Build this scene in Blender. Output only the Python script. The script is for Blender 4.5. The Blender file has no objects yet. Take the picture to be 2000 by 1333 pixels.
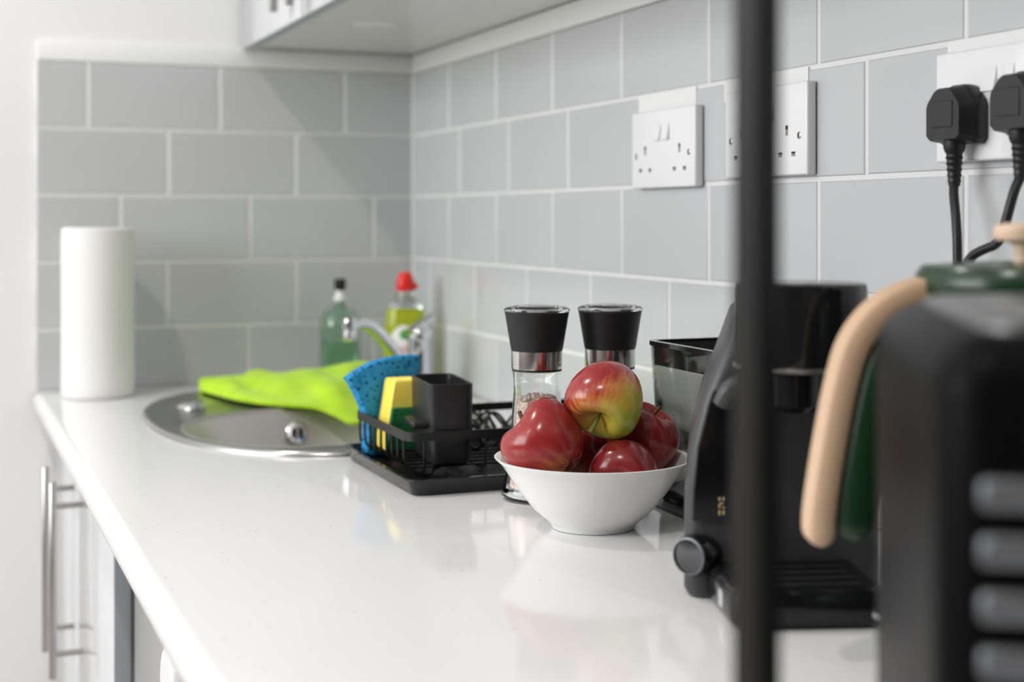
import bpy, bmesh, math, random
from mathutils import Vector, Matrix, Euler
random.seed(7)
PI = math.pi
C = bpy.context.scene.collection
SC = bpy.context.scene

# ------------------------------------------------------------------ camera, world, lights, exposure
# worktop surface is z = 0, the tiled corner is x = 0, y = 0 (metres); the room floor is z = -0.9
cam_d = bpy.data.cameras.new('camera')
cam = bpy.data.objects.new('camera', cam_d); C.objects.link(cam)
cam.location = (-0.7499, -2.2958, 0.2648)
cam.rotation_euler = (PI / 2, 0, -0.3842)
cam_d.sensor_width = 36; cam_d.lens = 2804 / 2000 * 36
cam_d.shift_y = -240.1 / 2000
cam_d.clip_start = 0.05
cam_d.dof.use_dof = True; cam_d.dof.focus_distance = 1.235; cam_d.dof.aperture_fstop = 4.1
SC.camera = cam

W = bpy.data.worlds.new('daylight'); SC.world = W
W.use_nodes = True
W.node_tree.nodes['Background'].inputs[0].default_value = (0.90, 0.95, 1.0, 1)
W.node_tree.nodes['Background'].inputs[1].default_value = 1.0

def area(name, loc, rot, sx, sy, power, col=(1, 1, 1), spread=PI):
    l = bpy.data.lights.new(name, 'AREA'); l.shape = 'RECTANGLE'; l.size = sx; l.size_y = sy
    l.energy = power; l.color = col; l.spread = spread
    o = bpy.data.objects.new(name, l); C.objects.link(o); o.location = loc; o.rotation_euler = rot
    return o
# daylight entering through the side window
area('daylight_side_window', (-3.02, -1.05, 0.82), (0, -PI / 2, 0), 1.2, 1.9, 40, (0.97, 0.985, 1.0))
# ceiling downlights
for dx, dy in ((-1.05, -0.75), (-1.05, -2.1), (-2.1, -1.5)):
    l = bpy.data.lights.new('ceiling_spot', 'SPOT'); l.energy = 19; l.spot_size = 2.2; l.spot_blend = 0.6
    l.shadow_soft_size = 0.035; l.color = (1.0, 0.955, 0.90)
    o = bpy.data.objects.new('ceiling_spot', l); C.objects.link(o); o.location = (dx, dy, 1.47)

SC.view_settings.view_transform = 'Standard'; SC.view_settings.look = 'None'
SC.view_settings.gamma = 1; SC.view_settings.use_curve_mapping = False
SC.view_settings.exposure = 0.36

# ------------------------------------------------------------------ materials
def mat(name, col, rough=0.5, metal=0.0, spec=0.5, trans=0.0, ior=1.45, coat=0.0, sheen=0.0):
    m = bpy.data.materials.new(name); m.use_nodes = True
    b = m.node_tree.nodes['Principled BSDF']
    b.inputs['Base Color'].default_value = (*col, 1)
    b.inputs['Roughness'].default_value = rough
    b.inputs['Metallic'].default_value = metal
    b.inputs['Specular IOR Level'].default_value = spec
    b.inputs['Transmission Weight'].default_value = trans
    b.inputs['IOR'].default_value = ior
    b.inputs['Coat Weight'].default_value = coat
    b.inputs['Sheen Weight'].default_value = sheen
    return m

def nt(m):
    return m.node_tree.nodes, m.node_tree.links, m.node_tree.nodes['Principled BSDF']

def noise_bump(m, scale, strength, dist=0.001, detail=3, coord='Object', stretch=None):
    N, L, b = nt(m)
    tc = N.new('ShaderNodeTexCoord'); no = N.new('ShaderNodeTexNoise'); bp = N.new('ShaderNodeBump')
    no.inputs['Scale'].default_value = scale; no.inputs['Detail'].default_value = detail
    src = tc.outputs[coord]
    if stretch:
        mp = N.new('ShaderNodeMapping'); mp.inputs['Scale'].default_value = stretch
        L.new(src, mp.inputs['Vector']); src = mp.outputs['Vector']
    L.new(src, no.inputs['Vector'])
    bp.inputs['Strength'].default_value = strength; bp.inputs['Distance'].default_value = dist
    L.new(no.outputs['Fac'], bp.inputs['Height']); L.new(bp.outputs['Normal'], b.inputs['Normal'])
    return no, bp

def noise_color(m, scale, c1, c2, lo=0.35, hi=0.65, detail=4, stretch=None, coord='Object'):
    N, L, b = nt(m)
    tc = N.new('ShaderNodeTexCoord'); no = N.new('ShaderNodeTexNoise'); cr = N.new('ShaderNodeValToRGB')
    no.inputs['Scale'].default_value = scale; no.inputs['Detail'].default_value = detail
    src = tc.outputs[coord]
    if stretch:
        mp = N.new('ShaderNodeMapping'); mp.inputs['Scale'].default_value = stretch
        L.new(src, mp.inputs['Vector']); src = mp.outputs['Vector']
    L.new(src, no.inputs['Vector']); L.new(no.outputs['Fac'], cr.inputs['Fac'])
    cr.color_ramp.elements[0].position = lo; cr.color_ramp.elements[0].color = (*c1, 1)
    cr.color_ramp.elements[1].position = hi; cr.color_ramp.elements[1].color = (*c2, 1)
    L.new(cr.outputs['Color'], b.inputs['Base Color'])
    return cr

M = {}
M['paint'] = mat('wall_paint', (0.86, 0.855, 0.85), 0.65); noise_bump(M['paint'], 90, 0.05)
M['paint_far'] = mat('dark_unseen_wall_paint', (0.30, 0.285, 0.265), 0.7); noise_bump(M['paint_far'], 90, 0.05)  # unseen walls given a dark tone to cut bounce light
M['ceiling'] = mat('ceiling_paint', (0.85, 0.85, 0.84), 0.8); noise_bump(M['ceiling'], 60, 0.05)
M['floor'] = mat('floor_laminate', (0.42, 0.36, 0.30), 0.4); noise_color(M['floor'], 6, (0.40, 0.35, 0.30), (0.50, 0.44, 0.38), stretch=(1, 8, 1))
M['tile'] = mat('grey_glazed_tile', (0.55, 0.55, 0.552), 0.16, spec=0.45)
noise_color(M['tile'], 2.2, (0.532, 0.540, 0.552), (0.560, 0.568, 0.580)); noise_bump(M['tile'], 11, 0.06, 0.002, 1)
M['grout'] = mat('white_grout', (0.74, 0.74, 0.73), 0.85); noise_bump(M['grout'], 400, 0.2)
M['plaster'] = mat('white_filler', (0.80, 0.80, 0.79), 0.7)
M['cabinet'] = mat('white_gloss_cabinet', (0.62, 0.63, 0.65), 0.10); noise_bump(M['cabinet'], 9, 0.02)
M['carcass'] = mat('grey_board_edge', (0.40, 0.43, 0.48), 0.45); noise_bump(M['carcass'], 200, 0.03)
M['under'] = mat('cabinet_underside', (0.72, 0.725, 0.71), 0.22); noise_bump(M['under'], 15, 0.02)
M['steel'] = mat('brushed_steel', (0.48, 0.47, 0.455), 0.32, 1.0); noise_bump(M['steel'], 60, 0.08, stretch=(1, 1, 40))
M['band'] = mat('polished_steel_band', (0.66, 0.64, 0.62), 0.16, 1.0); noise_bump(M['band'], 60, 0.03, stretch=(1, 1, 30))
M['sinksteel'] = mat('sink_steel', (0.42, 0.42, 0.41), 0.24, 1.0); noise_bump(M['sinksteel'], 25, 0.06, stretch=(40, 1, 1))
M['basinsteel'] = mat('satin_basin_steel', (0.60, 0.575, 0.55), 0.46, 1.0); noise_bump(M['basinsteel'], 25, 0.05, stretch=(1, 1, 30))
M['chrome'] = mat('chrome', (0.72, 0.72, 0.75), 0.06, 1.0); noise_bump(M['chrome'], 20, 0.01)
M['black_hole'] = mat('dark_recess', (0.01, 0.01, 0.01), 0.7); noise_bump(M['black_hole'], 50, 0.02)
M['black_wire'] = mat('black_coated_wire', (0.008, 0.008, 0.008), 0.38); noise_bump(M['black_wire'], 150, 0.05)
M['black_tray'] = mat('black_tray_plastic', (0.015, 0.015, 0.016), 0.22); noise_bump(M['black_tray'], 60, 0.04)
M['black_cup'] = mat('matt_black_plastic', (0.013, 0.013, 0.0135), 0.36); noise_bump(M['black_cup'], 300, 0.06)
M['black_soft'] = mat('soft_touch_black', (0.010, 0.010, 0.0105), 0.5); noise_bump(M['black_soft'], 400, 0.05)
M['black_gloss'] = mat('gloss_black', (0.008, 0.008, 0.009), 0.10); noise_bump(M['black_gloss'], 8, 0.01)
M['toaster_black'] = mat('satin_black_enamel', (0.0035, 0.0035, 0.0037), 0.38, spec=0.07); noise_bump(M['toaster_black'], 20, 0.02)
M['button_metal'] = mat('dull_button_metal', (0.20, 0.21, 0.225), 0.42, 0.8); noise_bump(M['button_metal'], 200, 0.03)
M['top_metal'] = mat('dark_brushed_top', (0.30, 0.30, 0.305), 0.38, 0.9); noise_bump(M['top_metal'], 120, 0.04, stretch=(40, 1, 1))
M['black_metal'] = mat('black_painted_metal', (0.012, 0.0115, 0.011), 0.5, spec=0.3); noise_bump(M['black_metal'], 300, 0.05)
M['grey_plastic'] = mat('dark_grey_plastic', (0.042, 0.042, 0.044), 0.4); noise_bump(M['grey_plastic'], 200, 0.05)
M['plug'] = mat('black_plug_rubber', (0.012, 0.012, 0.014), 0.42); noise_bump(M['plug'], 260, 0.12)
M['socket'] = mat('white_socket_plastic', (0.84, 0.84, 0.845), 0.18); noise_bump(M['socket'], 60, 0.01)
M['brass'] = mat('brass_shutter', (0.45, 0.33, 0.22), 0.4, 0.6); noise_bump(M['brass'], 60, 0.02)
M['shutter'] = mat('grey_shutter', (0.28, 0.25, 0.23), 0.6); noise_bump(M['shutter'], 60, 0.02)
M['bowl'] = mat('white_porcelain', (0.80, 0.795, 0.785), 0.10, coat=0.3); noise_bump(M['bowl'], 14, 0.015)
M['towel'] = mat('paper_towel', (0.83, 0.82, 0.80), 0.95)
M['card'] = mat('cardboard_core', (0.45, 0.36, 0.26), 0.9); noise_bump(M['card'], 80, 0.1)
M['glass'] = mat('clear_glass', (0.98, 0.99, 0.985), 0.0, trans=1.0, ior=1.46); 
M['clearplastic'] = mat('clear_plastic', (0.93, 0.94, 0.95), 0.04, trans=1.0, ior=1.46)
M['greenglass'] = mat('green_tinted_glass', (0.72, 0.88, 0.77), 0.02, trans=1.0, ior=1.4)
M['smoke'] = mat('smoky_clear_plastic', (0.64, 0.65, 0.62), 0.05, trans=1.0, ior=1.45)
M['liquid'] = mat('yellow_green_liquid', (0.74, 0.82, 0.05), 0.05, trans=0.75, ior=1.34)
M['red'] = mat('red_cap_plastic', (0.72, 0.02, 0.012), 0.3); noise_bump(M['red'], 60, 0.02)
M['label_white'] = mat('white_label', (0.84, 0.84, 0.82), 0.4); noise_bump(M['label_white'], 40, 0.02)
M['label_green'] = mat('green_print', (0.05, 0.33, 0.08), 0.4); noise_bump(M['label_green'], 40, 0.02)
M['label_red'] = mat('red_print', (0.75, 0.05, 0.03), 0.4); noise_bump(M['label_red'], 40, 0.02)
M['gold'] = mat('gold_print', (0.65, 0.48, 0.28), 0.4); noise_bump(M['gold'], 40, 0.02)
M['white_print'] = mat('white_print', (0.72, 0.72, 0.74), 0.4); noise_bump(M['white_print'], 40, 0.02)
M['green_enamel'] = mat('dark_green_enamel', (0.010, 0.034, 0.013), 0.25); noise_bump(M['green_enamel'], 30, 0.02)
M['wood'] = mat('pale_beech', (0.66, 0.43, 0.26), 0.45); noise_color(M['wood'], 14, (0.50, 0.325, 0.205), (0.60, 0.415, 0.28), stretch=(1, 1, 0.15))
M['wood_knob'] = mat('pale_wood_knob', (0.68, 0.50, 0.35), 0.5); noise_color(M['wood_knob'], 20, (0.62, 0.45, 0.31), (0.74, 0.56, 0.41), stretch=(1, 1, 6))
M['yellow'] = mat('yellow_foam', (0.95, 0.76, 0.10), 0.9, sheen=0.2); noise_bump(M['yellow'], 700, 0.5, 0.0006)
M['scour'] = mat('green_scourer', (0.005, 0.11, 0.03), 0.85)
noise_color(M['scour'], 500, (0.002, 0.06, 0.015), (0.01, 0.17, 0.05)); 
M['cloth'] = mat('lime_microfibre', (0.50, 0.80, 0.015), 0.95, sheen=0.15)
noise_color(M['cloth'], 40, (0.40, 0.68, 0.008), (0.50, 0.76, 0.02))
M['fascia'] = mat('appliance_grey_fascia', (0.34, 0.34, 0.335), 0.35); noise_bump(M['fascia'], 200, 0.02)
M['appliance'] = mat('appliance_white', (0.82, 0.82, 0.83), 0.25); noise_bump(M['appliance'], 30, 0.01)
M['stemwood'] = mat('apple_stem', (0.10, 0.055, 0.02), 0.8); noise_bump(M['stemwood'], 300, 0.3)
M['stemgreen'] = mat('green_apple_stem', (0.14, 0.16, 0.03), 0.7); noise_bump(M['stemgreen'], 300, 0.3)

# paper towel embossing
def _towel():
    N, L, b = nt(M['towel'])
    tc = N.new('ShaderNodeTexCoord'); v = N.new('ShaderNodeTexVoronoi'); v.inputs['Scale'].default_value = 130
    bp = N.new('ShaderNodeBump'); bp.inputs['Strength'].default_value = 0.35; bp.inputs['Distance'].default_value = 0.001
    L.new(tc.outputs['Object'], v.inputs['Vector']); L.new(v.outputs['Distance'], bp.inputs['Height']); L.new(bp.outputs['Normal'], b.inputs['Normal'])
_towel()

# worktop: white laminate with fine flecks
def _worktop():
    m = mat('white_fleck_worktop', (0.80, 0.795, 0.79), 0.09, spec=0.5); M['worktop'] = m
    N, L, b = nt(m)
    tc = N.new('ShaderNodeTexCoord')
    v = N.new('ShaderNodeTexVoronoi'); v.inputs['Scale'].default_value = 95; v.inputs['Randomness'].default_value = 1
    L.new(tc.outputs['Object'], v.inputs['Vector'])
    lt = N.new('ShaderNodeMath'); lt.operation = 'LESS_THAN'; lt.inputs[1].default_value = 0.10
    L.new(v.outputs['Distance'], lt.inputs[0])
    sp = N.new('ShaderNodeSeparateColor'); L.new(v.outputs['Color'], sp.inputs[0])
    gt = N.new('ShaderNodeMath'); gt.operation = 'GREATER_THAN'; gt.inputs[1].default_value = 0.80
    L.new(sp.outputs[0], gt.inputs[0])
    mu = N.new('ShaderNodeMath'); mu.operation = 'MULTIPLY'; L.new(lt.outputs[0], mu.inputs[0]); L.new(gt.outputs[0], mu.inputs[1])
    mx = N.new('ShaderNodeMix'); mx.data_type = 'RGBA'
    mx.inputs[6].default_value = (0.79, 0.785, 0.785, 1); mx.inputs[7].default_value = (0.45, 0.44, 0.43, 1)
    L.new(mu.outputs[0], mx.inputs[0]); L.new(mx.outputs[2], b.inputs['Base Color'])
    no = N.new('ShaderNodeTexNoise'); no.inputs['Scale'].default_value = 14; no.inputs['Detail'].default_value = 2
    bp = N.new('ShaderNodeBump'); bp.inputs['Strength'].default_value = 0.04; bp.inputs['Distance'].default_value = 0.002
    L.new(tc.outputs['Object'], no.inputs['Vector']); L.new(no.outputs['Fac'], bp.inputs['Height']); L.new(bp.outputs['Normal'], b.inputs['Normal'])
_worktop()

# blue cellulose sponge with pores
def _blue():
    m = mat('blue_cellulose', (0.015, 0.25, 0.55), 0.85); M['blue'] = m
    N, L, b = nt(m)
    tc = N.new('ShaderNodeTexCoord')
    v = N.new('ShaderNodeTexVoronoi'); v.inputs['Scale'].default_value = 210
    no = N.new('ShaderNodeTexNoise'); no.inputs['Scale'].default_value = 130; no.inputs['Detail'].default_value = 4
    L.new(tc.outputs['Object'], v.inputs['Vector']); L.new(tc.outputs['Object'], no.inputs['Vector'])
    sp = N.new('ShaderNodeSeparateColor'); L.new(v.outputs['Color'], sp.inputs[0])
    rad = N.new('ShaderNodeMapRange'); rad.inputs[1].default_value = 0.05; rad.inputs[2].default_value = 1.0; rad.inputs[3].default_value = 0.14; rad.inputs[4].default_value = 0.46
    L.new(sp.outputs[0], rad.inputs[0])
    sub = N.new('ShaderNodeMath'); sub.operation = 'SUBTRACT'; L.new(v.outputs['Distance'], sub.inputs[0]); L.new(rad.outputs[0], sub.inputs[1])
    mr = N.new('ShaderNodeMapRange'); mr.inputs[1].default_value = -0.06; mr.inputs[2].default_value = 0.08; L.new(sub.outputs[0], mr.inputs[0])
    base = N.new('ShaderNodeMix'); base.data_type = 'RGBA'
    base.inputs[6].default_value = (0.012, 0.22, 0.50, 1); base.inputs[7].default_value = (0.03, 0.33, 0.64, 1)
    L.new(no.outputs['Fac'], base.inputs[0])
    mx = N.new('ShaderNodeMix'); mx.data_type = 'RGBA'; mx.inputs[6].default_value = (0.002, 0.075, 0.24, 1)
    L.new(mr.outputs[0], mx.inputs[0]); L.new(base.outputs[2], mx.inputs[7]); L.new(mx.outputs[2], b.inputs['Base Color'])
    bp = N.new('ShaderNodeBump'); bp.inputs['Strength'].default_value = 0.8; bp.inputs['Distance'].default_value = 0.0008
    L.new(mr.outputs[0], bp.inputs['Height']); L.new(bp.outputs['Normal'], b.inputs['Normal'])
_blue()

def salt_material():
    m = mat('pink_salt', (0.80, 0.60, 0.53), 0.45); M['salt'] = m
    noise_color(m, 260, (0.72, 0.36, 0.27), (0.88, 0.78, 0.72), 0.32, 0.6)
salt_material()

def apple_material(name, gdir, g0, g1, dark=0.0):
    """red skin with streaks along the meridians; a yellow-green face towards gdir (apple space, unit radius)"""
    m = mat(name, (0.4, 0.03, 0.03), 0.22, spec=0.45, coat=0.25)
    m.node_tree.nodes['Principled BSDF'].inputs['Coat Roughness'].default_value = 0.2
    N, L, b = nt(m)
    tc = N.new('ShaderNodeTexCoord')
    sx = N.new('ShaderNodeSeparateXYZ'); L.new(tc.outputs['Object'], sx.inputs[0])
    at = N.new('ShaderNodeMath'); at.operation = 'ARCTAN2'; L.new(sx.outputs[1], at.inputs[0]); L.new(sx.outputs[0], at.inputs[1])
    cs = N.new('ShaderNodeMath'); cs.operation = 'COSINE'; sn = N.new('ShaderNodeMath'); sn.operation = 'SINE'
    L.new(at.outputs[0], cs.inputs[0]); L.new(at.outputs[0], sn.inputs[0])
    zz = N.new('ShaderNodeMath'); zz.operation = 'MULTIPLY'; zz.inputs[1].default_value = 9.0; L.new(sx.outputs[2], zz.inputs[0])
    cm = N.new('ShaderNodeCombineXYZ'); L.new(cs.outputs[0], cm.inputs[0]); L.new(sn.outputs[0], cm.inputs[1]); L.new(zz.outputs[0], cm.inputs[2])
    st = N.new('ShaderNodeTexNoise'); st.inputs['Scale'].default_value = 7; st.inputs['Detail'].default_value = 5; st.inputs['Roughness'].default_value = 0.65
    L.new(cm.outputs[0], st.inputs['Vector'])
    bl = N.new('ShaderNodeTexNoise'); bl.inputs['Scale'].default_value = 45; bl.inputs['Detail'].default_value = 3
    L.new(tc.outputs['Object'], bl.inputs['Vector'])
    dt = N.new('ShaderNodeVectorMath'); dt.operation = 'DOT_PRODUCT'; dt.inputs[1].default_value = Vector(gdir).normalized() / 0.036
    L.new(tc.outputs['Object'], dt.inputs[0])
    a1 = N.new('ShaderNodeMath'); a1.operation = 'MULTIPLY_ADD'; a1.inputs[1].default_value = 0.9; a1.inputs[2].default_value = -0.45; L.new(st.outputs['Fac'], a1.inputs[0])
    a2 = N.new('ShaderNodeMath'); a2.operation = 'MULTIPLY_ADD'; a2.inputs[1].default_value = 0.7; a2.inputs[2].default_value = -0.35; L.new(bl.outputs['Fac'], a2.inputs[0])
    s1 = N.new('ShaderNodeMath'); s1.operation = 'ADD'; L.new(dt.outputs['Value'], s1.inputs[0]); L.new(a1.outputs[0], s1.inputs[1])
    s2 = N.new('ShaderNodeMath'); s2.operation = 'ADD'; L.new(s1.outputs[0], s2.inputs[0]); L.new(a2.outputs[0], s2.inputs[1])
    mr = N.new('ShaderNodeMapRange'); mr.inputs[1].default_value = g0; mr.inputs[2].default_value = g1; L.new(s2.outputs[0], mr.inputs[0])
    red = N.new('ShaderNodeMix'); red.data_type = 'RGBA'
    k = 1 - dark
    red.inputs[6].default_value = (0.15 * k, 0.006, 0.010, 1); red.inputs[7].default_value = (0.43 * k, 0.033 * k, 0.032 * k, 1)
    L.new(st.outputs['Fac'], red.inputs[0])
    cr = N.new('ShaderNodeValToRGB')
    cr.color_ramp.elements[0].position = 0.0; cr.color_ramp.elements[0].color = (0.40, 0.05, 0.03, 1)
    cr.color_ramp.elements[1].position = 1.0; cr.color_ramp.elements[1].color = (0.30, 0.34, 0.035, 1)
    e = cr.color_ramp.elements.new(0.35); e.color = (0.50, 0.20, 0.045, 1)
    e = cr.color_ramp.elements.new(0.6); e.color = (0.50, 0.36, 0.05, 1)
    L.new(mr.outputs[0], cr.inputs['Fac'])
    mi = N.new('ShaderNodeMapRange'); mi.inputs[1].default_value = 0.0; mi.inputs[2].default_value = 0.3; L.new(mr.outputs[0], mi.inputs[0])
    mx = N.new('ShaderNodeMix'); mx.data_type = 'RGBA'
    L.new(mi.outputs[0], mx.inputs[0]); L.new(red.outputs[2], mx.inputs[6]); L.new(cr.outputs['Color'], mx.inputs[7])
    # pale lenticels
    vo = N.new('ShaderNodeTexVoronoi'); vo.inputs['Scale'].default_value = 300; L.new(tc.outputs['Object'], vo.inputs['Vector'])
    lt = N.new('ShaderNodeMath'); lt.operation = 'LESS_THAN'; lt.inputs[1].default_value = 0.10; L.new(vo.outputs['Distance'], lt.inputs[0])
    lm = N.new('ShaderNodeMath'); lm.operation = 'MULTIPLY'; lm.inputs[1].default_value = 0.22; L.new(lt.outputs[0], lm.inputs[0])
    m2 = N.new('ShaderNodeMix'); m2.data_type = 'RGBA'; m2.inputs[7].default_value = (0.62, 0.36, 0.22, 1)
    L.new(lm.outputs[0], m2.inputs[0]); L.new(mx.outputs[2], m2.inputs[6]); L.new(m2.outputs[2], b.inputs['Base Color'])
    return m

# ------------------------------------------------------------------ geometry helpers
class B:
    """collects world-space geometry that becomes ONE mesh object"""
    def __init__(self): self.v = []; self.f = []; self.mi = []
    def add(self, vs, fs, M4=None):
        o = len(self.v)
        for p in vs:
            p = Vector(p); self.v.append(M4 @ p if M4 else p)
        for f in fs: self.f.append([i + o for i in f])
        return self
    def box(self, lo, hi, M4=None):
        x0, y0, z0 = lo; x1, y1, z1 = hi
        vs = [(x, y, z) for z in (z0, z1) for y in (y0, y1) for x in (x0, x1)]
        return self.add(vs, [(0, 2, 3, 1), (4, 5, 7, 6), (0, 1, 5, 4), (2, 6, 7, 3), (0, 4, 6, 2), (1, 3, 7, 5)], M4)
    def rbox(self, lo, hi, r, seg=3, M4=None):
        bm = bmesh.new(); bmesh.ops.create_cube(bm, size=1)
        for v in bm.verts:
            v.co = Vector([lo[i] + (v.co[i] + .5) * (hi[i] - lo[i]) for i in range(3)])
        bmesh.ops.bevel(bm, geom=bm.edges[:], offset=r, segments=seg, profile=0.5, affect='EDGES')
        bm.verts.index_update()
        vs = [v.co.copy() for v in bm.verts]; fs = [[v.index for v in f.verts] for f in bm.faces]; bm.free()
        return self.add(vs, fs, M4)
    def loft(self, loops, cap0=True, cap1=True, closed=False, M4=None):
        n = len(loops[0]); vs = [p for l in loops for p in l]; fs = []
        m = len(loops)
        for i in range(m if closed else m - 1):
            a = i * n; b = ((i + 1) % m) * n
            for j in range(n):
                k = (j + 1) % n; fs.append((a + j, a + k, b + k, b + j))
        if cap0 and not closed: fs.append(list(range(n - 1, -1, -1)))
        if cap1 and not closed: fs.append([(m - 1) * n + j for j in range(n)])
        return self.add(vs, fs, M4)
    def lathe(self, prof, seg=32, M4=None, closed=False, mod=None):
        loops = []
        for r, z in prof:
            r = max(r, 1e-5)
            loops.append([(r * (mod(j / seg * 2 * PI, z) if mod else 1) * math.cos(j / seg * 2 * PI), r * (mod(j / seg * 2 * PI, z) if mod else 1) * math.sin(j / seg * 2 * PI), z) for j in range(seg)])
        return self.loft(loops, not closed, not closed, closed, M4)
    def tube(self, pts, r, seg=8, closed=False, smooth=0, flat=None):
        P = [Vector(p) for p in pts]
        for _ in range(smooth): P = chaikin(P, closed)
        n = len(P); rr = r if isinstance(r, (list, tuple)) else None
        if rr and len(rr) != n: rr = [rr[0] + (rr[-1] - rr[0]) * i / (n - 1) for i in range(n)]
        T = []
        for i in range(n):
            a = P[(i - 1) % n] if (closed or i > 0) else P[i]; b = P[(i + 1) % n] if (closed or i < n - 1) else P[i]
            T.append((b - a).normalized())
        up = Vector((0, 0, 1)) if abs(T[0].z) < 0.9 else Vector((1, 0, 0))
        u = T[0].cross(up).normalized(); loops = []
        for i in range(n):
            u = (u - T[i] * u.dot(T[i])); u = u.normalized() if u.length > 1e-6 else T[i].orthogonal().normalized()
            w = T[i].cross(u); R = rr[i] if rr else r
            loops.append([P[i] + u * math.cos(a) * R + w * math.sin(a) * R for a in [2 * PI * k / seg for k in range(seg)]])
        return self.loft(loops, True, True, closed)
    def build(self, name, material, parent=None, org=None, sharp=40, flat=False, kind=None):
        root = parent
        while root is not None and root.parent is not None: root = root.parent
        if org is None: org = Vector(root['_org']) if root is not None else Vector((0, 0, 0))
        org = Vector(org)
        me = bpy.data.meshes.new(name)
        me.from_pydata([tuple(p - org) for p in self.v], [], self.f)
        bm = bmesh.new(); bm.from_mesh(me); bmesh.ops.recalc_face_normals(bm, faces=bm.faces[:]); bm.to_mesh(me); bm.free()
        if not flat:
            me.shade_smooth(); me.set_sharp_from_angle(angle=math.radians(sharp))
        if material is not None: me.materials.append(material)
        o = bpy.data.objects.new(name, me); C.objects.link(o)
        if parent is not None: o.parent = parent
        else:
            o.location = org; o['_org'] = tuple(org)
        if kind: o['kind'] = kind
        return o

def chaikin(P, closed=False):
    out = []; n = len(P)
    if closed:
        for i in range(n):
            a, b = P[i], P[(i + 1) % n]; out += [a * .75 + b * .25, a * .25 + b * .75]
        return out
    out = [P[0]]
    for i in range(n - 1):
        a, b = P[i], P[i + 1]
        if i > 0: out.append(a * .75 + b * .25)
        if i < n - 2: out.append(a * .25 + b * .75)
    out.append(P[-1]); return out

def thing(name, label, cat, loc=(0, 0, 0), group=None):
    o = bpy.data.objects.new(name, None); C.objects.link(o); o.empty_display_size = 0.02
    o.location = loc; o['_org'] = tuple(loc)
    return tag(o, label, cat, group)
def tag(o, label, cat, group=None):
    o['label'] = label; o['category'] = cat
    if group: o['group'] = group
    return o
def struct(o): o['kind'] = 'structure'; return o

def rrect(x0, y0, x1, y1, r, z, n=5):
    pts = []
    for cx, cy, a0 in ((x1 - r, y1 - r, 0), (x0 + r, y1 - r, 90), (x0 + r, y0 + r, 180), (x1 - r, y0 + r, 270)):
        for k in range(n + 1):
            a = math.radians(a0 + 90 * k / n); pts.append((cx + r * math.cos(a), cy + r * math.sin(a), z))
    return pts
def selli(cx, cy, a, b, e, z, n=72):
    out = []
    for k in range(n):
        t = 2 * PI * k / n; c, s = math.cos(t), math.sin(t)
        out.append((cx + a * math.copysign(abs(c) ** (2 / e), c), cy + b * math.copysign(abs(s) ** (2 / e), s), z))
    return out
def frame(o, ux, uz, uy=None):
    """4x4 with columns ux, uy, uz at o"""
    ux = Vector(ux).normalized(); uz = Vector(uz).normalized(); uy = uz.cross(ux) if uy is None else Vector(uy)
    m = Matrix((ux, uy, uz)).transposed().to_4x4(); m.translation = Vector(o); return m
def T(x, y, z): return Matrix.Translation((x, y, z))
def text_mesh(body, size, extrude, M4, name, material, parent):
    cu = bpy.data.curves.new('lettering', 'FONT'); cu.body = body; cu.size = size; cu.extrude = extrude
    cu.align_x = 'CENTER'; cu.align_y = 'CENTER'; cu.resolution_u = 3
    tmp = bpy.data.objects.new('lettering', cu); C.objects.link(tmp)
    me = tmp.to_mesh(); b = B(); b.add([v.co.copy() for v in me.vertices], [list(p.vertices) for p in me.polygons], M4)
    tmp.to_mesh_clear(); bpy.data.objects.remove(tmp); bpy.data.curves.remove(cu)
    return b.build(name, material, parent, flat=True)

# ------------------------------------------------------------------ room shell
X0, Y0, ZF, ZC = -3.1, -4.7, -0.9, 1.5
struct(B().box((X0 - .1, Y0 - .1, ZF - .08), (0.12, 0.12, ZF)).build('floor', M['floor'], flat=True))
struct(B().box((X0 - .1, Y0 - .1, ZC), (0.12, 0.12, ZC + .08)).build('ceiling', M['ceiling'], flat=True))
wb = struct(B().box((X0 - .1, 0.008, ZF), (0.12, 0.12, ZC)).build('wall_back', M['paint'], flat=True))
wr = struct(B().box((0.008, Y0 - .1, ZF), (0.12, 0.008, ZC)).build('wall_right', M['paint'], flat=True))
def wall_with_window(name, axis, plane, t, a0, a1, wa0, wa1, wz0, wz1):
    b = B()
    for (p0, p1, q0, q1) in ((a0, a1, ZF, wz0), (a0, a1, wz1, ZC), (a0, wa0, wz0, wz1), (wa1, a1, wz0, wz1)):
        if axis == 'x': b.box((plane, p0, q0), (plane + t, p1, q1))
        else: b.box((p0, plane, q0), (p1, plane + t, q1))
    return struct(b.build(name, M['paint_far'], flat=True))
wall_with_window('wall_left', 'x', X0 - .1, .1, Y0 - .1, 0.12, -2.05, -0.05, 0.2, 1.45)
struct(B().box((X0, Y0 - .1, ZF), (0.12, Y0, ZC)).build('wall_rear', M['paint_far'], flat=True))
def window(name, axis, plane, a0, a1, z0, z1):
    b = B(); w = .05
    n = 2
    segs = [(a0, a0 + w, z0, z1), (a1 - w, a1, z0, z1), (a0, a1, z0, z0 + w), (a0, a1, z1 - w, z1), ((a0 + a1) / 2 - w / 2, (a0 + a1) / 2 + w / 2, z0, z1)]
    for p0, p1, q0, q1 in segs:
        if axis == 'x': b.box((plane, p0, q0), (plane + .05, p1, q1))
        else: b.box((p0, plane, q0), (p1, plane + .05, q1))
    return struct(b.build(name, M['socket'], flat=True))
window('window_1', 'x', X0 - .06, -2.05, -0.05, 0.2, 1.45)

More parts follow.
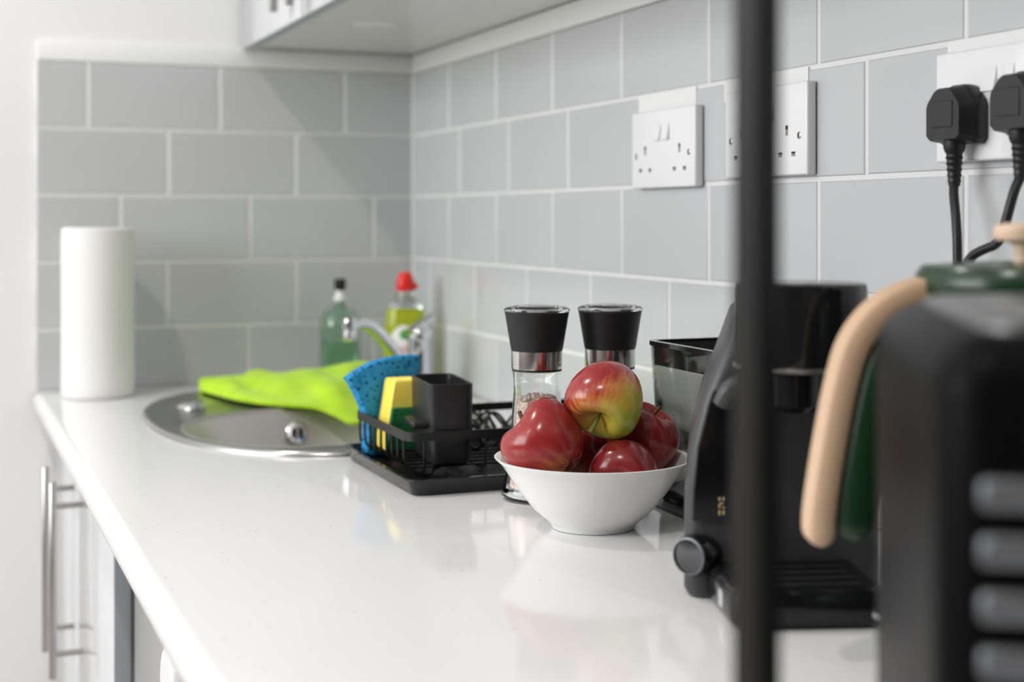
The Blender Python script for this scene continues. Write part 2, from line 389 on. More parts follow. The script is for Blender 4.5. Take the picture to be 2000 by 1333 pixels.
# ---- tiles: each one its own object, chamfered, standing 1.2 mm proud of the grout
_tile_cache = {}
def tile(wall, u0, u1, z0, z1, jit):
    """wall 'B': u = x on plane y=0 facing -y ; wall 'R': u = y on plane x=0 facing -x"""
    w, h = round(u1 - u0, 4), round(z1 - z0, 4); key = (wall, w, h)
    if key not in _tile_cache:
        d, c = 0.0075, 0.0012
        q = [(-w / 2, -h / 2), (w / 2, -h / 2), (w / 2, h / 2), (-w / 2, h / 2)]
        def P(u, z, dep): return (u, dep, z) if wall == 'B' else (dep, u, z)
        sg = lambda t: 1 if t > 0 else -1
        vs = [P(u, z, d) for u, z in q] + [P(u, z, c * .8) for u, z in q] + [P(u - sg(u) * c, z - sg(z) * c, 0) for u, z in q]
        fs = [(8, 9, 10, 11)]
        for i in range(4):
            j = (i + 1) % 4; fs += [(4 + i, 4 + j, 8 + j, 8 + i), (i, j, 4 + j, 4 + i)]
        bb = B(); bb.add(vs, fs); me = bpy.data.meshes.new('tile')
        me.from_pydata([tuple(v) for v in bb.v], [], bb.f)
        bm = bmesh.new(); bm.from_mesh(me); bmesh.ops.recalc_face_normals(bm, faces=bm.faces[:])
        # open back: make sure the glazed face looks into the room
        bm.faces.ensure_lookup_table(); nrm = bm.faces[0].normal
        want = Vector((0, -1, 0)) if wall == 'B' else Vector((-1, 0, 0))
        if nrm.dot(want) < 0: bmesh.ops.reverse_faces(bm, faces=bm.faces[:])
        bm.to_mesh(me); bm.free(); me.materials.append(M['tile']); _tile_cache[key] = me
    o = bpy.data.objects.new('tile', _tile_cache[key]); C.objects.link(o)
    uc, zc = (u0 + u1) / 2, (z0 + z1) / 2
    if wall == 'B': o.location = (uc, jit, zc); o.parent = wb
    else: o.location = (jit, uc, zc); o.parent = wr
    o.rotation_euler = (random.uniform(-.0015, .0015), random.uniform(-.0015, .0015), random.uniform(-.0015, .0015))
G = 0.0022
rows = [(0.4035, 0.5055), (0.3005, 0.4035), (0.1975, 0.3005), (0.0945, 0.1975), (0.0, 0.0945)]
back_j = [[-.5275, -.3251, -.1209], [-.4057, -.2024], [-.4788, -.2767, -.0711], [-.4061, -.2011], [-.4788, -.2784, -.0711]]
r13 = [-.178, -.380, -.581, -.7833, -.986, -1.186, -1.387, -1.590, -1.793, -1.996, -2.199]
right_j = [r13, [-.2264, -.4285, -.6302, -.834, -1.046, -1.2582, -1.461, -1.664, -1.867, -2.07], r13,
           [-.0837, -.2913, -.493, -.6961, -.8991, -1.102, -1.305, -1.508, -1.711, -1.914, -2.117], r13]
for (z0, z1), bj, rj in zip(rows, back_j, right_j):
    us = [-.602] + bj + [-.001]
    for i in range(len(us) - 1):
        tile('B', us[i] + (G if i else 0), us[i + 1] - G, z0 + G, z1 - (G if z1 < .5 else 0), random.uniform(0, .0003))
    us = [-2.35] + rj[::-1] + [-.007]
    for i in range(len(us) - 1):
        tile('R', us[i] + G, us[i + 1] - (G if i < len(us) - 2 else 0), z0 + G, z1 - (G if z1 < .5 else 0), random.uniform(0, .0003))
g = B(); g.box((-.602, .0012, -.0), (0.008, .0079, .5055)); g.build('grout', M['grout'], wb, flat=True)
g = B(); g.box((.0012, -2.35, -.0), (.0079, .0012, .5055)); g.tube([(-.0005, -.003, .0), (-.0005, -.003, .5055)], .004, 8)
g.build('grout', M['grout'], wr, sharp=50)
# filled gaps above the sockets, where the tiles were cut too short
for y0, y1 in ((-.962, -.829), (-1.171, -1.02), (-1.51, -1.367)):
    B().box((-.0006, y0, .383), (.0075, y1, .4045)).build('filler_patch', M['plaster'], wr, flat=True)
# white bead between the top tiles and the wall unit
struct(B().rbox((-.0035, -1.6, .5062), (.0079, .0075, .537), .0015, 2).build('trim_1', M['plaster']))
struct(B().rbox((-.60, -.0005, .5062), (-.004, .0079, .537), .0015, 2).build('trim_2', M['plaster']))

# ------------------------------------------------------------------ worktop with the sink cut-out
def worktop():
    prof = [(-.006, 0), (-.5935, 0)]
    for k in range(1, 9):
        a = PI / 2 * k / 8; prof.append((-.5935 - .0135 * math.sin(a), -.0135 + .0135 * math.cos(a)))
    prof += [(-.607, -.018)]
    for k in range(1, 5):
        a = PI / 2 * k / 4; prof.append((-.607 + .010 * (1 - math.cos(a)), -.018 - .010 * math.sin(a)))
    prof += [(-.006, -.028)]
    b = B(); b.loft([[(x, y, z) for x, z in prof] for y in (-.0015, -2.75)])
    o = b.build('worktop', M['worktop'], org=(0, 0, 0), sharp=50)
    c = B(); c.loft([selli(-.28, -.43, .200, .308, 2.3, z) for z in (-.2, .05)]); co = c.build('cutter', None, org=(0, 0, 0))
    md = o.modifiers.new('cut', 'BOOLEAN'); md.object = co; md.operation = 'DIFFERENCE'; md.solver = 'EXACT'
    dg = bpy.context.evaluated_depsgraph_get(); me = bpy.data.meshes.new_from_object(o.evaluated_get(dg))
    o.modifiers.clear(); o.data = me; bpy.data.objects.remove(co)
    me.shade_smooth(); me.set_sharp_from_angle(angle=math.radians(50))
    if not me.materials: me.materials.append(M['worktop'])
    tag(o, 'glossy white flecked worktop with rounded front edge along the tiled wall', 'worktop')
worktop()

# ------------------------------------------------------------------ base unit, washing machine, wall unit
def bar_handle(x, y, z0, z1, r, xdoor, parent, posts):
    b = B(); b.lathe([(0, z0), (r * .85, z0), (r, z0 + r * .2), (r, z1 - r * .2), (r * .85, z1), (0, z1)], 20, T(x, y, 0))
    h = b.build('handle', M['steel'], parent)
    for z in posts:
        p = B(); p.tube([(x, y, z), (xdoor, y, z)], r * .78, 12); p.build('handle_post', M['steel'], h)
    return h
bu = thing('base_cabinet', 'white gloss double-door base cabinet with upright steel bar handles under the worktop', 'cabinet', (-.3, -.4, -.9))
b = B(); b.box((-.556, -.757, -.75), (-.02, -.002, -.72)); b.box((-.556, -.757, -.75), (-.02, -.739, -.2)); b.box((-.556, -.02, -.75), (-.02, -.002, -.2)); b.box((-.556, -.757, -.20), (-.54, -.002, -.029))
b.box((-.54, -.757, -.2), (-.02, -.739, -.17))
b.build('carcass', M['carcass'], bu, flat=True)
B().box((-.51, -.757, -.9), (-.495, -.002, -.75)).build('plinth', M['cabinet'], bu, flat=True)
for y0, y1, hy, hz in ((-.7595, -.3815, -.438, 0), (-.3785, -.003, -.318, 0)):
    d = B().rbox((-.575, y0, -.745), (-.5565, y1, -.031), .0012, 2).build('door', M['cabinet'], bu)
    bar_handle(-.611, hy, -.305, -.062, .0048, -.575, d, (-.092, -.275))
for y0, y1 in ((-.7595, -.7592),):
    B().box((-.5735, y0 - .0004, -.744), (-.558, y1, -.032)).build('edge_strip', M['carcass'], bu, flat=True)

wm = thing('washing_machine', 'grey-fronted washing machine with a white dial in the shade under the worktop', 'washing machine', (-.3, -1.07, -.9))
B().rbox((-.555, -1.372, -.89), (-.03, -.768, -.034), .004, 2).build('body', M['fascia'], wm)
k = B(); k.lathe([(0, 0), (.036, 0), (.037, .004), (.034, .016), (.031, .019), (0, .02)], 40, frame((-.555, -1.1118, -0.1171), (0, 1, 0), (-1, 0, 0)))
dial = k.build('dial', M['appliance'], wm)
B().box((-.5765, -1.1138, -0.1471), (-.5745, -1.1098, -0.1251)).build('pointer', M['grey_plastic'], dial, flat=True)
d = B(); d.lathe([(.20, 0), (.20, .012), (.185, .022), (.150, .024), (.142, .012), (.142, 0)], 48, frame((-.5551, -1.07, -.50), (0, 1, 0), (-1, 0, 0)), closed=True)
dr = d.build('door_ring', M['appliance'], wm)
g = B(); g.lathe([(0, .004), (.08, .010), (.141, .006), (.141, 0), (0, 0)], 40, frame((-.5551, -1.07, -.50), (0, 1, 0), (-1, 0, 0))); g.build('door_glass', M['black_gloss'], dr)

wu = thing('wall_cabinet', 'white wall cabinet with short steel handles above the tiled corner', 'cabinet', (-.15, -.8, .537))
b = B(); b.box((-.271, -1.55, .5385), (-.0005, -.002, 1.25)); b.build('carcass', M['under'], wu, flat=True)
ys = [-.003, -.3985, -.402, -.80, -.8035, -1.175, -1.1785, -1.55]
for i in range(4):
    y1, y0 = ys[2 * i], ys[2 * i + 1]
    d = B().rbox((-.289, y0, .5355), (-.2715, y1, 1.25), .0012, 2).build('door', M['cabinet'], wu)
    hy = (-.352, -.447, -1.128, -1.226)[i]
    bar_handle(-.316, hy, .5475 if i == 0 else .5435, .70, .006, -.289, d, (.575, .68))
    B().box((-.2885, y0 + .001, .5350), (-.2718, y1 - .001, .5356)).build('edge_strip', M['carcass'], d, flat=True)
k = B(); k.lathe([(0, 0), (.033, 0), (.033, .0012), (.028, .002), (0, .002)], 40, frame((-.165, -.335, .5385), (1, 0, 0), (0, 0, -1)))
k.build('underside_disc', M['socket'], wu)  # pale disc flush with the cabinet underside

# ------------------------------------------------------------------ inset sink and mixer tap
sk = thing('sink', 'round-ended stainless steel inset sink let into the white worktop', 'sink', (-.28, -.43, 0))
L = []
for a, z in ((.2160, .0002), (.2152, .0040), (.2120, .0066), (.2065, .0066), (.2025, .0040), (.1985, .0014)):
    L.append(selli(-.28, -.43, a, a + .108, 2.3, z))
L += [selli(-.28, -.515, .186, .176, 2.25, .0012), selli(-.28, -.515, .184, .174, 2.25, .0030)]
b = B(); b.loft(L, False, False); b.build('ledge', M['sinksteel'], sk, sharp=55)
L = [selli(-.28, -.515, .184, .174, 2.25, .0030), selli(-.28, -.515, .181, .171, 2.25, .0026), selli(-.28, -.515, .176, .166, 2.25, -.004)]
L += [selli(-.28, -.515, .166, .156, 2.25, -.10), selli(-.28, -.515, .150, .140, 2.2, -.128), selli(-.28, -.515, .11, .10, 2.1, -.138), selli(-.28, -.515, .035, .035, 2, -.141)]
b = B(); b.loft(L, False, True); b.build('basin', M['basinsteel'], sk, sharp=55)
# overflow on the far wall of the bowl
ov = Vector((-.285, -.3565, -.030)); fo = frame(ov, (1, 0, 0), (0, -1, .07))
b = B(); b.lathe([(.0085, .001), (.0145, .001), (.0155, .003), (.0135, .005), (.0085, .004)], 32, fo, closed=True); ovf = b.build('overflow_ring', M['chrome'], sk)
b = B(); b.lathe([(0, .0012), (.009, .0012), (.009, .0022), (0, .0022)], 24, fo); b.build('overflow_hole', M['black_hole'], ovf)
b = B(); b.box((-.0012, -.0135, .003), (.0012, .0135, .0055), fo); b.build('overflow_bar', M['chrome'], ovf, flat=True)
b = B(); b.lathe([(0, 0), (.019, 0), (.020, .002), (.017, .006), (.010, .0085), (0, .009)], 32, T(-.417, -.285, .0014)); b.build('plug_knob', M['chrome'], sk)
b = B(); b.lathe([(.018, .0), (.036, .0), (.034, .004), (.018, .002)], 32, T(-.28, -.515, -.1405), closed=True); b.build('waste_ring', M['chrome'], sk)

tp = thing('mixer_tap', 'chrome mixer tap with a raised curved spout behind the blue sponge', 'tap', (-.0815, -.279, .001))
b = B(); b.lathe([(0, .0), (.026, .0), (.026, .005), (.0205, .012), (.0185, .02), (.0175, .082), (.0185, .088), (.0178, .097), (.012, .103), (0, .104)], 32, T(-.0815, -.279, .001))
b.build('body', M['chrome'], tp)
sp = B(); sp.tube([(-.084, -.280, .026), (-.104, -.287, .046), (-.124, -.294, .069), (-.150, -.303, .0975), (-.168, -.309, .1125), (-.184, -.314, .1155), (-.199, -.3195, .111)], [.0108, .0092], 20, smooth=2)
s = sp.build('spout', M['chrome'], tp)
b = B(); b.lathe([(0, .090), (.0085, .090), (.0105, .093), (.0112, .112), (.0105, .121), (.006, .1245), (0, .125)], 24, T(-.199, -.3195, 0)); b.build('spout_outlet', M['chrome'], s)
b = B(); b.tube([(-.098, -.284, .093), (-.085, -.280, .102), (-.070, -.275, .110), (-.058, -.271, .116)], [.0105, .0075], 16, smooth=2); b.build('lever', M['chrome'], tp)
b = B(); b.lathe([(0, 0), (.0032, 0), (.0032, .001), (0, .001)], 16, frame((-.0895, -.2955, .080), (1, -.4, 0), (-.42, -.9, 0))); b.build('marker', M['black_hole'], tp)

# ------------------------------------------------------------------ things at the back
pt = thing('paper_towel_roll', 'white paper towel roll standing upright at the end of the worktop', 'paper towel', (-.5205, -.0857, 0))
b = B(); b.lathe([(.021, .001), (.050, .001), (.0523, .004), (.0525, .02), (.0523, .125), (.0526, .23), (.0518, .2485), (.0495, .2505), (.030, .2495), (.021, .250)], 64, T(-.5205, -.0857, 0), closed=True)
b.build('paper', M['towel'], pt)
b = B(); b.lathe([(.0195, 0), (.0208, 0), (.0208, .2495), (.0195, .2495)], 40, T(-.5205, -.0857, .0005), closed=True); b.build('core', M['card'], pt)

gb = thing('green_bottle', 'pale green glass bottle with a black cap in the corner behind the tap spout', 'bottle', (-.1512, -.0893, 0))
m4 = T(-.1512, -.0893, .0005)
ou = [(.0, 0), (.029, 0), (.0315, .003), (.032, .012), (.0322, .094), (.0316, .103), (.0290, .1115), (.0240, .1180), (.0165, .1222), (.0098, .1240), (.0088, .127), (.0088, .134)]
inn = [(.0070, .134), (.0070, .1232), (.0155, .1200), (.0225, .1160), (.0272, .1100), (.0295, .1020), (.0300, .093), (.0298, .012), (.027, .005), (0, .0045)]
b = B(); b.lathe(ou + inn, 40, m4); b.build('glass', M['greenglass'], gb)
b = B(); b.lathe([(0, .0055), (.0270, .0055), (.0293, .012), (.0293, .070), (0, .070)], 36, m4); 
b.build('liquid', mat('pale_green_soap', (0.60, 0.84, 0.66), 0.02, trans=1.0, ior=1.33), gb)
b = B(); b.lathe([(0, .122), (.0080, .1345), (.0108, .1345), (.0108, .138), (.0072, .140), (.0068, .150), (0, .150)], 28, m4); b.build('highlight_neck', M['label_white'], gb)  # opaque white stands for the highlight on the clear neck
b = B(); b.lathe([(0, .150), (.0066, .150), (.0088, .1525), (.0095, .165), (.0088, .1685), (0, .169)], 28, m4); b.build('cap', M['black_soft'], gb)

wl = thing('washing_up_bottle', 'clear bottle of yellow-green washing-up liquid with a red cap behind the tap', 'bottle', (-.0615, -.1467, 0))
ca = math.cos(-.3842); sa = math.sin(-.3842)
def sq(px, py, z): # bottle frame: wide side towards the camera
    return Vector((-.0615 + px * ca - py * sa, -.1467 + px * sa + py * ca, z + .0005))
def bottle_loop(w, d, z, n=36): 
    return [sq(w * math.copysign(abs(math.cos(t)) ** .85, math.cos(t)), d * math.copysign(abs(math.sin(t)) ** .85, math.sin(t)), z) for t in [2 * PI * k / n for k in range(n)]]
prof = [(.029, .018, 0), (.0325, .0215, .003), (.0335, .0225, .015), (.0342, .0225, .05), (.0338, .0222, .072), (.0322, .0215, .095), (.0300, .0205, .112), (.0270, .0195, .1235)]
b = B(); b.loft([bottle_loop(w, d, z) for w, d, z in prof]); b.build('body', M['liquid'], wl)
b = B(); b.loft([bottle_loop(w, d, z) for w, d, z in [(.0270, .0195, .1238), (.0235, .018, .131), (.017, .0145, .1385), (.0122, .0115, .143), (.0112, .0112, .150)]]); b.build('neck', M['clearplastic'], wl)
b = B(); b.loft([bottle_loop(w, d, z) for w, d, z in [(.0135, .0135, .150), (.0142, .0142, .1515), (.0138, .0138, .166), (.0118, .0118, .172), (.0095, .0095, .1785), (.008, .008, .180)]])
cp = b.build('cap', M['red'], wl)
b = B(); b.rbox((.009, -.006, .1535), (.0195, .006, .163), .002, 2, Matrix(((ca, -sa, 0, -.0615), (sa, ca, 0, -.1467), (0, 0, 1, 0), (0, 0, 0, 1)))); b.build('cap_lip', M['red'], cp)
# oval label that follows the front of the bottle
def body_wd(z):
    for (w0, d0, z0), (w1, d1, z1) in zip(prof, prof[1:]):
        if z0 <= z <= z1: t = (z - z0) / (z1 - z0); return w0 + (w1 - w0) * t, d0 + (d1 - d0) * t
def on_front(px, z, off):
    w, d = body_wd(z); c = max(-.98, min(.98, px / w)); t = math.acos(abs(c) ** (1 / .85)); 
    return sq(px, -d * abs(math.sin(t)) ** .85 - off, z)
def patch(cx, cz, rx, rz, off, name, m, parent, n=8, seg=28):
    b = B(); vs = [on_front(cx, cz, off)]; fs = []
    for i in range(1, n + 1):
        for j in range(seg):
            a = 2 * PI * j / seg; vs.append(on_front(cx + rx * i / n * math.cos(a), cz + rz * i / n * math.sin(a), off))
    for j in range(seg):
        fs.append((0, 1 + j, 1 + (j + 1) % seg))
        for i in range(n - 1):
            a = 1 + i * seg; c = a + seg; k = (j + 1) % seg; fs.append((a + j, c + j, c + k, a + k))
    b.add(vs, fs); return b.build(name, m, parent)
lb = patch(-.001, .062, .0235, .036, .0005, 'label', M['label_white'], wl)
patch(.004, .0835, .011, .0085, .0009, 'leaf_print', M['label_green'], lb, 4, 20)
def label_text(body, cx, cz, size):
    cu = bpy.data.curves.new('lettering', 'FONT'); cu.body = body; cu.size = size; cu.align_x = 'CENTER'; cu.align_y = 'CENTER'; cu.resolution_u = 3
    tmp = bpy.data.objects.new('lettering', cu); C.objects.link(tmp); me = tmp.to_mesh()
    b = B(); b.add([on_front(cx + v.co.x, cz + v.co.y, .0011) for v in me.vertices], [list(p.vertices) for p in me.polygons])
    tmp.to_mesh_clear(); bpy.data.objects.remove(tmp); bpy.data.curves.remove(cu)
    return b.build('lettering', M['label_red'], lb, flat=True)
label_text('Fairy', -.001, .062, .018)

# ------------------------------------------------------------------ lime cloth lying over the ledge and the bowl edge
def cloth():
    # front hem, crest and back hem of the folded cloth, left to right
    front = [(-.374, -.128, .006), (-.366, -.185, .0055), (-.352, -.252, .0055), (-.328, -.315, .006), (-.298, -.352, .006), (-.266, -.380, .0045), (-.246, -.402, -.003), (-.226, -.428, -.013), (-.196, -.408, -.010), (-.165, -.365, .006), (-.135, -.33, .0065)]
    crest = [(-.372, -.095, .018), (-.352, -.120, .022), (-.328, -.150, .026), (-.300, -.175, .029), (-.270, -.195, .031), (-.240, -.205, .034), (-.215, -.212, .038), (-.190, -.218, .043), (-.168, -.222, .046), (-.145, -.225, .044), (-.125, -.23, .034)]
    back = [(-.366, -.070, .0045), (-.345, -.075, .0045), (-.315, -.08, .0045), (-.29, -.085, .0045), (-.26, -.09, .0045), (-.235, -.115, .0045), (-.21, -.13, .0045), (-.19, -.13, .0045), (-.165, -.15, .0045), (-.14, -.17, .0045), (-.125, -.19, .0045)]
    nu, nv = 60, 36
    def samp(P, u):
        t = u * (len(P) - 1); i = min(int(t), len(P) - 2); f = t - i; f2 = f
        a, b_ = Vector(P[i]), Vector(P[i + 1]); p0 = Vector(P[max(i - 1, 0)]); p3 = Vector(P[min(i + 2, len(P) - 1)])
        return 0.5 * ((2 * a) + (b_ - p0) * f + (2 * p0 - 5 * a + 4 * b_ - p3) * f * f + (3 * a - p0 - 3 * b_ + p3) * f ** 3)
    def top(u, v):
        F, K, R = samp(front, u), samp(crest, u), samp(back, u)
        if v < .62:
            t = v / .62; p = F.lerp(K, t); p.z = F.z + (K.z - F.z) * (1 - (1 - t) ** 1.7)
            w = math.sin(t * PI)
        else:
            t = (v - .62) / .38; p = K.lerp(R, t); p.z = R.z + (K.z - R.z) * (1 - t ** 1.8); w = math.sin(t * PI)
        p.z += w * (.0045 * math.sin(11 * u + 5 * v) + .003 * math.sin(23 * u - 9 * v + 1.3) + .002 * math.sin(7 * v + 31 * u))
        p.y += w * .004 * math.sin(17 * u + 2)
        return p
    b = B(); vs = []; th = .0042
    for lay in (0, 1):
        for i in range(nu + 1):
            for j in range(nv + 1):
                u, v = i / nu, j / nv; p = top(u, v)
                n = (top(min(u + .01, 1), v) - top(max(u - .01, 0), v)).cross(top(u, min(v + .01, 1)) - top(u, max(v - .01, 0))).normalized()
                if n.z < 0: n = -n
                vs.append(p + n * (th if lay == 0 else 0))
    S = (nu + 1) * (nv + 1); id_ = lambda l, i, j: l * S + i * (nv + 1) + j; fs = []
    for i in range(nu):
        for j in range(nv):
            fs.append((id_(0, i, j), id_(0, i + 1, j), id_(0, i + 1, j + 1), id_(0, i, j + 1)))
            fs.append((id_(1, i, j), id_(1, i, j + 1), id_(1, i + 1, j + 1), id_(1, i + 1, j)))
    for i in range(nu):
        fs.append((id_(0, i, 0), id_(1, i, 0), id_(1, i + 1, 0), id_(0, i + 1, 0))); fs.append((id_(0, i, nv), id_(0, i + 1, nv), id_(1, i + 1, nv), id_(1, i, nv)))
    for j in range(nv):
        fs.append((id_(0, 0, j), id_(0, 0, j + 1), id_(1, 0, j + 1), id_(1, 0, j))); fs.append((id_(0, nu, j), id_(1, nu, j), id_(1, nu, j + 1), id_(0, nu, j + 1)))
    b.add(vs, fs); o = b.build('cleaning_cloth', M['cloth'], org=(-.27, -.25, .004), sharp=70)
    tag(o, 'lime green microfibre cloth draped over the back ledge of the steel sink', 'cloth')
cloth()

# ------------------------------------------------------------------ drying rack on its tray, cup, sponges
rk = thing('dish_rack', 'small black wire drying rack with a flat rim band standing on a black drip tray', 'dish rack', (-.17, -.885, 0))
tx0, ty0, tx1, ty1 = -.324, -.997, -.030, -.770
def tr(i, z, r): return rrect(tx0 - i, ty0 - i, tx1 + i, ty1 + i, r, z)
b = B(); b.loft([tr(0, .0003, .010), tr(.0015, .002, .011), tr(.0055, .0145, .014), tr(.0085, .0150, .016), tr(.0085, .0165, .016), tr(.004, .0165, .013), tr(.002, .0145, .012), tr(-.003, .0030, .009), tr(-.02, .0022, .008)], True, True)
b.build('drip_tray', M['black_tray'], rk, sharp=35)
bx0, by0, bx1, by1 = -.3145, -.9450, -.0405, -.7500
out = rrect(bx0, by0, bx1, by1, .016, 0, 6); inn = rrect(bx0 + .0028, by0 + .0028, bx1 - .0028, by1 - .0028, .0135, 0, 6)
def lift(P, z): return [(x, y, z) for x, y, _ in P]
b = B(); b.loft([lift(out, .0432), lift(out, .0520), lift(inn, .0520), lift(inn, .0432)], False, False, True); b.build('rim_band', M['black_wire'], rk, sharp=30)
wr_ = .0014
xi0, xi1, yi0, yi1 = bx0 + .0014, bx1 - .0014, by0 + .0014, by1 - .0014
for k in range(9):
    y = by0 + .017 + k * .0198
    w = B(); w.tube([(xi0, y, .045), (xi0, y, .022), (xi0 + .004, y, .0158), (xi0 + .016, y, .0150), (xi1 - .016, y, .0150), (xi1 - .004, y, .0158), (xi1, y, .022), (xi1, y, .045)], wr_, 7, smooth=1)
    w.build('wire', M['black_wire'], rk)
for x in (bx0 + .018, -.232, -.165, -.10, bx1 - .018):
    w = B(); w.tube([(x, yi0, .045), (x, yi0, .020), (x, yi0 + .004, .0128), (x, yi0 + .016, .0122), (x, yi1 - .016, .0122), (x, yi1 - .004, .0128), (x, yi1, .020), (x, yi1, .045)], wr_, 7, smooth=1)
    w.build('wire', M['black_wire'], rk)
for x, y in ((-.285, -.915), (-.07, -.915), (-.285, -.775), (-.07, -.775)):
    w = B(); w.tube([(x - .016, y, .0125), (x - .007, y, .0115), (x - .005, y, .0048), (x + .005, y, .0048), (x + .007, y, .0115), (x + .016, y, .0125)], .0017, 7, smooth=2); w.build('foot', M['black_wire'], rk)
def wave(fn, n=56): return [fn(i / (n - 1)) for i in range(n)]
xa, xb = bx0 + .08, bx1 - .006
for z0, am, ph, cy in ((.030, .0115, 0, 3.0), (.031, .012, 2.1, 3.0), (.030, .011, 4.2, 3.5)):   # curled wires in the back wall
    w = B(); w.tube(wave(lambda t: (xa + (xb - xa) * t, by1 - .0030 - .0012 * math.sin(9 * t + ph), z0 + am * math.sin(ph + 2 * PI * cy * t))), .0018, 6); w.build('curled_wire', M['black_wire'], rk)
for y0, am, ph, cy in ((-.784, .017, 0.4, 3.0), (-.810, .019, 2.6, 2.5), (-.836, .018, 4.9, 3.0), (-.864, .017, 1.3, 2.5)):   # curled plate holders over the floor
    w = B(); w.tube(wave(lambda t: (xa + .012 + (xb - xa - .02) * t, y0 + am * math.sin(ph + 2 * PI * cy * t), .0285 + .0115 * math.sin(ph * 1.7 + 2 * PI * (cy * 2) * t))), .0018, 6); w.build('curled_wire', M['black_wire'], rk)

cu = thing('cutlery_cup', 'tall matt black rectangular cutlery cup standing in the front of the drying rack', 'cutlery holder', (-.262, -.885, .0165))
CR = Matrix.Translation((-.2865, -.9355, 0)) @ Matrix.Rotation(math.radians(-7), 4, 'Z')
def cl(i, z, r, s=0): return [CR @ Vector(p) for p in rrect(-s + i, i, .0415 + s - i, .098 - i + s, r, z)]
b = B(); b.loft([cl(.004, .0170, .006), cl(.001, .0185, .008), cl(0, .024, .009), cl(-.0005, .055, .009, .001), cl(-.0005, .0975, .009, .002), cl(.0010, .0985, .0085, .002), cl(.0022, .0975, .008, .002), cl(.0035, .026, .007), cl(.008, .021, .006)]); b.build('body', M['black_cup'], cu, sharp=40)
b = B(); b.rbox((-.0165, .008, .0532), (.002, .062, .0595), .0015, 2, CR); b.build('hook', M['black_cup'], cu)

# blue sponge: fan outline extruded
def blue_sponge():
    px = [(703, 889), (705, 860), (706, 832), (700, 802), (684, 765), (671, 743), (666, 737), (670, 734), (692, 720), (724, 707), (765, 700), (806, 700), (812, 701), (813, 706), (809, 755), (795, 810), (770, 850), (752, 872), (746, 889)]
    S = .000568; SX = S / .91; th = .015
    o = Vector((-.3112, -.7785, .0045)); ux = Vector((.972, .235, 0)).normalized(); uy = Vector((-ux.y, ux.x, 0))
    P = [Vector(((x - 703) * SX, 0, (889 - y) * S)) for x, y in px]; Q = chaikin(P, True)
    cen = sum(Q, Vector()) / len(Q)
    def ring(s, d): return [o + ux * (cen.x + (q.x - cen.x) * s) + Vector((0, 0, max(0, cen.z + (q.z - cen.z) * s))) + uy * d for q in Q]
    b = B(); b.loft([ring(.965, -th * .5), ring(.99, -th * .44), ring(1, -th * .3), ring(1, th * .3), ring(.99, th * .44), ring(.965, th * .5)])
    tag(b.build('blue_sponge', M['blue'], org=(-.30, -.775, .0045), sharp=60), 'blue fan-shaped cellulose sponge standing in the back of the drying rack', 'sponge')
blue_sponge()

def yellow_sponge():
    t = thing('yellow_sponge', 'yellow foam sponge with a green scouring pad wedged behind the black cutlery cup', 'sponge', (-.262, -.806, .0165))
    o = Vector((-.3015, -.8245, .0168)); h = .0735
    plan = [(0, 0), (.0, .013), (.0012, .0155), (.0045, .0175), (.0045, .0215), (.0012, .0235), (0, .026), (0, .0375), (.050, .0375), (.050, 0)]
    def ring(z, ins=0):
        c = Vector((.025, .019))
        out = []
        for x, y in plan:
            q = Vector((x, y)); q = c + (q - c) * (1 - ins); out.append((o.x + q.x + z * .17, o.y + q.y + z * .03, o.z + z))
        return out
    b = B(); b.loft([ring(0, .06), ring(.002, 0), ring(h - .003, 0), ring(h - .001, .03), ring(h, .07)]); b.build('foam', M['yellow'], t, sharp=50)
    def gr(z, ins): return [(o.x + x + z * .17, o.y + y + z * .03, o.z + z) for x, y in ((ins, -.0006), (ins, -.0075 + ins), (.050 - ins, -.0075 + ins), (.050 - ins, -.0006))]
    b = B(); b.loft([gr(.0005, .001), gr(.002, 0), gr(.043, 0), gr(.045, .0015)]); b.build('scouring_pad', M['scour'], t, sharp=50)
yellow_sponge()

